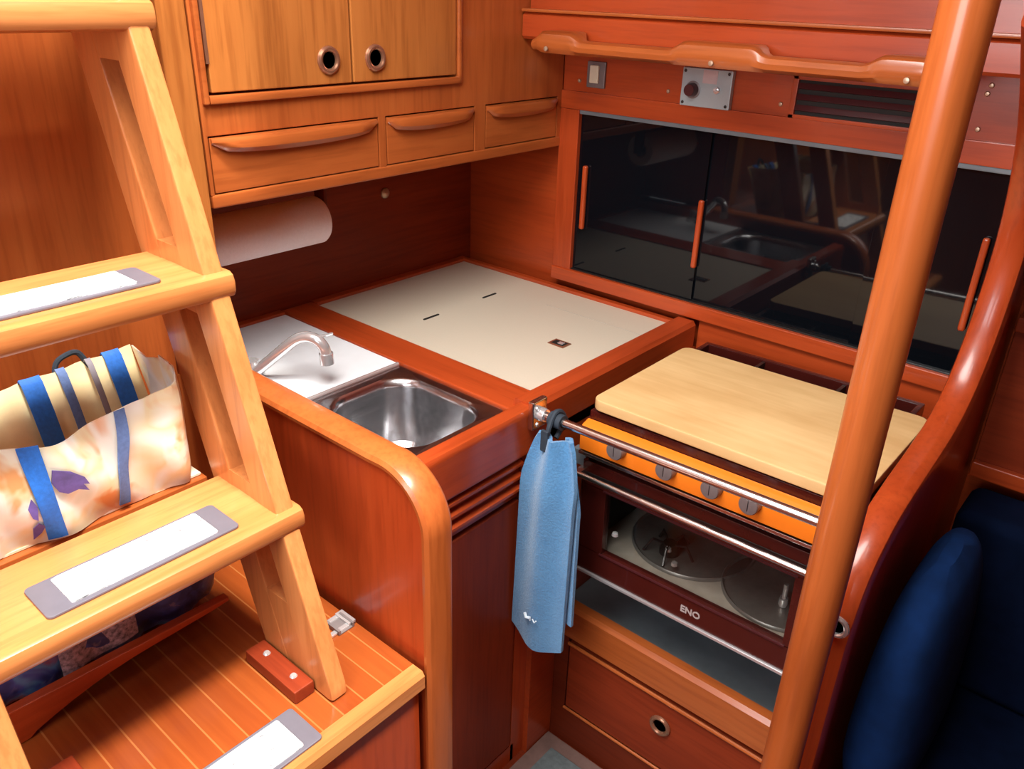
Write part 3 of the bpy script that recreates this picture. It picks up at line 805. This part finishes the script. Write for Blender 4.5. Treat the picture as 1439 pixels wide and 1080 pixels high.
for yy in (YB, YA + .004):
    g = G().grid([[(.332, yy, .886), (.345, yy - .004, .886), (.362, yy, .886)], [(.301, yy - .002, .97), (.33, yy - .014, .96), (.362, yy - .002, .97)], [(.272, yy - .004, 1.038), (.33, yy - .012, 1.040), (.364, yy - .004, 1.047)]], .002)
    part('side_sheet', g, 'bag', bg)
part('base_sheet', G().box(.332, .420, YA + .004, YB - .004, .885, .888), 'bag', bg)
def strap(pts, w, mat, nm='handle', parent=bg, lean=0):
    """flat ribbon laid over the front of the bag; pts = (y, z)"""
    rws = []
    P = smooth_path([(a, b, 0) for a, b in pts], 6)
    for p in P:
        rws.append([(fx(p.x + u, min(p.y, ftop(p.x + u))) + .006 + .002 * math.sin(p.y * 60), p.x + u + lean, p.y) for u in (-w / 2, -w / 4, 0, w / 4, w / 2)])
    part(nm, G().grid(rws, .002), mat, parent)
strap([(-1.176, 1.026), (-1.174, .99), (-1.171, .95), (-1.168, .915), (-1.166, .893)], .021, 'blue')
strap([(-1.064, 1.030), (-1.068, .99), (-1.074, .95), (-1.076, .92), (-1.078, .895)], .014, 'bluegrey')
def bstrap(y, w, z0, z1, mat):
    part('handle', G().grid([[(.344 - .42 * (min(z, z1) - .886) + d_, y - w / 2, z), (.345 - .42 * (min(z, z1) - .886) + d_, y, z), (.344 - .42 * (min(z, z1) - .886) + d_, y + w / 2, z)] for z, d_ in ((z0, .001), ((z0 + z1) / 2, .003), (z1 - .004, .001), (z1 + .003, -.006), (z1 - .002, -.012))], .002), mat, bg)
bstrap(-1.107, .026, .95, 1.033, 'blue')
bstrap(-.998, .024, .95, 1.038, 'blue')
bstrap(-1.068, .012, .95, 1.034, 'bluegrey')
bstrap(-1.030, .008, .95, 1.036, 'greyw')
part('handle', G().tube(smooth_path([(.272, -1.075, 1.015), (.268, -1.068, 1.040), (.268, -1.052, 1.049), (.268, -1.037, 1.047), (.272, -1.028, 1.025)], 5), .004, 8), 'blacks', bg)
def blotch(pts, nm='printed_shape'):
    t = bmesh.new()
    vs = [t.verts.new((fx(a, b) + .003, a, b)) for a, b in pts]; f = t.faces.new(vs)
    ext = bmesh.ops.extrude_face_region(t, geom=[f])
    for v in [e for e in ext['geom'] if isinstance(e, bmesh.types.BMVert)]: v.co.x += .0012
    bmesh.ops.recalc_face_normals(t, faces=t.faces[:])
    g = G(); g.merge(t); part(nm, g, 'bagprint', bg)
blotch([(-1.158, .990), (-1.140, .982), (-1.126, .968), (-1.121, .955), (-1.128, .958), (-1.122, .945), (-1.134, .952), (-1.146, .950), (-1.155, .957), (-1.161, .972)])
blotch([(-1.186, .962), (-1.182, .950), (-1.184, .930), (-1.189, .935), (-1.192, .950)])
blotch([(-1.190, .918), (-1.184, .926), (-1.178, .918), (-1.182, .908), (-1.190, .898)])

db = thing('folded_bag', (.32, -1.1, .618), 'dark blue printed bag stuffed under the lowest ladder tread', 'bag')
rings = []
for i in range(25):
    t = i / 24; y = -1.325 + (-.938 + 1.325) * t
    e = (1 - .92 * abs(2 * t - 1) ** 14) ** .6
    hz = (.104 + .010 * math.sin(i * 1.1)) * e; hx = .084 * e
    r = []
    for k_ in range(24):
        a = k_ * math.tau / 24
        cx2 = math.copysign(abs(math.cos(a)) ** .6, math.cos(a)); cz2 = math.copysign(abs(math.sin(a)) ** .6, math.sin(a))
        r.append((.324 + hx * cx2 + .005 * math.sin(i * .9 + k_) + .004, y, .736 + hz * cz2 + .005 * math.sin(i * 1.7 + k_ * 2)))
    rings.append(r)
part('sack', G().loft(rings), 'darkbag', db)
sq = G()
random.seed(3)
yv = -1.160
part('label_patch', G().grid([[(.4135 + .002 * math.sin(k_), -1.195 + .105 * k_ / 10, .668 + .0006 * k_ + .050 * (1 - i / 3) * (1 - .2 * k_ / 10)) for k_ in range(11)] for i in range(4)], .0015), 'lilac', db, 'pale printed patch')

# ------------------------------------------------------------------ grab pole
gp = thing('grab_pole', (1.185, -.655, FLOOR), 'tall round orange timber grab pole standing in front of the stove', 'pole')
part('shaft', G().tube([(1.188, -.655, FLOOR + .001 + (CEIL - FLOOR - .002) * i / 6) for i in range(7)], .0222, 32), 'teakz', gp)
part('foot_collar', G().lathe([(.0225, .03), (.034, .03), (.040, .022), (.040, 0.001), (.0225, .001)], (1.188, -.655, FLOOR), 'z', 32), 'redz', gp)

# ring socket on the bulkhead edge
rs = thing('ring_socket', (1.19, -.593, .82), 'chrome ring socket set in the dark front edge of the bulkhead', 'socket')
part('ring', G().torus((1.1965, -.593, .836), 'y', .0125, .0035), 'chrome', rs)
part('socket_hole', G().lathe([(.0115, -.5925), (0, -.5925)], (1.1965, 0, .836), 'y', 24), 'dark', rs)

# ------------------------------------------------------------------ settee and cushions
se = thing('settee', (1.7, -.3, FLOOR), 'dark navy upholstered settee at the right edge', 'settee')
part('base', G().box(1.222, 2.6, -.52, -.04, FLOOR, .36), 'deepx', se)
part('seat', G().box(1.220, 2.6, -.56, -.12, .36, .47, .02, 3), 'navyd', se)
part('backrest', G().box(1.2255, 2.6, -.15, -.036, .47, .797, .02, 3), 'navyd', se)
# leaning cushion
cu_ = thing('cushion', (1.32, -.34, .47), 'royal blue cushion propped on end against the bulkhead', 'cushion')
rings = []
NR = 22
for i in range(NR + 1):
    t = i / NR
    z = .476 + .372 * t
    e = (1 - abs(2 * t - 1) ** 5) ** .5
    th = .010 + .044 * e * (1 - .45 * t ** 2)
    ln = .04 + .130 * e * (1 - .25 * t ** 3)
    cx3 = 1.264 - .003 * t; cy3 = -.36
    r = []
    for k_ in range(28):
        a = k_ * math.tau / 28
        ca, sa = math.cos(a), math.sin(a)
        r.append((cx3 + th * math.copysign(abs(ca) ** .8, ca), cy3 + ln * math.copysign(abs(sa) ** .7, sa), z + .0015 * math.sin(a * 2 + i * .5)))
    rings.append(r)
part('filling', G().loft(rings), 'navy', cu_)

# floor mat
fm = thing('floor_mat', (.85, -.6, FLOOR), 'grey floor mat with brown border on the dark cabin sole', 'mat')
part('border', G().box(.668, 1.13, -.78, -.430, FLOOR, FLOOR + .006, .002), 'matedge', fm)
part('pile', G().box(.700, 1.10, -.75, -.460, FLOOR + .004, FLOOR + .009, .002), 'matgrey', fm)

# ------------------------------------------------------------------ light
def area(name, loc, rot, sx, sy, power, col):
    l = bpy.data.lights.new(name, 'AREA'); l.shape = 'RECTANGLE'; l.size = sx; l.size_y = sy; l.energy = power; l.color = col
    o = bpy.data.objects.new(name, l); COL.objects.link(o); o.location = loc; o.rotation_euler = rot
    return o
def aim(o, target):
    d = Vector(target) - o.location
    o.rotation_euler = d.to_track_quat('-Z', 'Y').to_euler()
h = area('hatch_daylight', (.85, -1.35, 2.45), (0, 0, 0), 1.1, .9, 62, (1, .955, .90)); aim(h, (.45, -.75, .8))
fill = area('front_fill', (1.0, -2.72, 1.62), (0, 0, 0), 1.1, .6, 24, (.95, .97, 1)); aim(fill, (.85, -.35, .7))  # added fill lamp behind the camera, brightens the oven inside and stove front
s_ = bpy.data.lights.new('sun', 'SUN'); s_.energy = 7; s_.angle = .14; s_.color = (1, .95, .86)
so = bpy.data.objects.new('sun', s_); COL.objects.link(so); so.location = (1, -2, 4)
so.rotation_euler = Vector((-.34, .0, -1)).to_track_quat('-Z', 'Y').to_euler()
W = bpy.data.worlds.new('sky'); S.world = W; W.use_nodes = True
W.node_tree.nodes['Background'].inputs[0].default_value = (.85, .92, 1, 1)
W.node_tree.nodes['Background'].inputs[1].default_value = 1.6

# ------------------------------------------------------------------ camera
R = ((.756, .654, .029), (.306, -.314, -.899), (-.578, .689, -.437))
cam = bpy.data.cameras.new('camera'); co = bpy.data.objects.new('camera', cam); COL.objects.link(co)
r0, r1, r2 = (Vector(v).normalized() for v in R)
r0 = (r0 - r2 * r0.dot(r2)).normalized(); r1 = r2.cross(r0)
mw = Matrix(((r0.x, -r1.x, -r2.x, 1.382), (r0.y, -r1.y, -r2.y, -1.436), (r0.z, -r1.z, -r2.z, 1.517), (0, 0, 0, 1)))
co.matrix_world = mw
cam.sensor_width = 36; cam.lens = 1150.37 / 1439 * 36; cam.clip_start = .02
S.camera = co
S.view_settings.view_transform = 'Standard'
S.view_settings.look = 'None'
S.view_settings.exposure = 0
S.cycles.max_bounces = 8
S.cycles.use_denoising = True
S.cycles.caustics_reflective = False; S.cycles.caustics_refractive = False
S.cycles.sample_clamp_indirect = 6
for o in bpy.data.objects:
    for q in ('_o', '_d'):
        if q in o: del o[q]
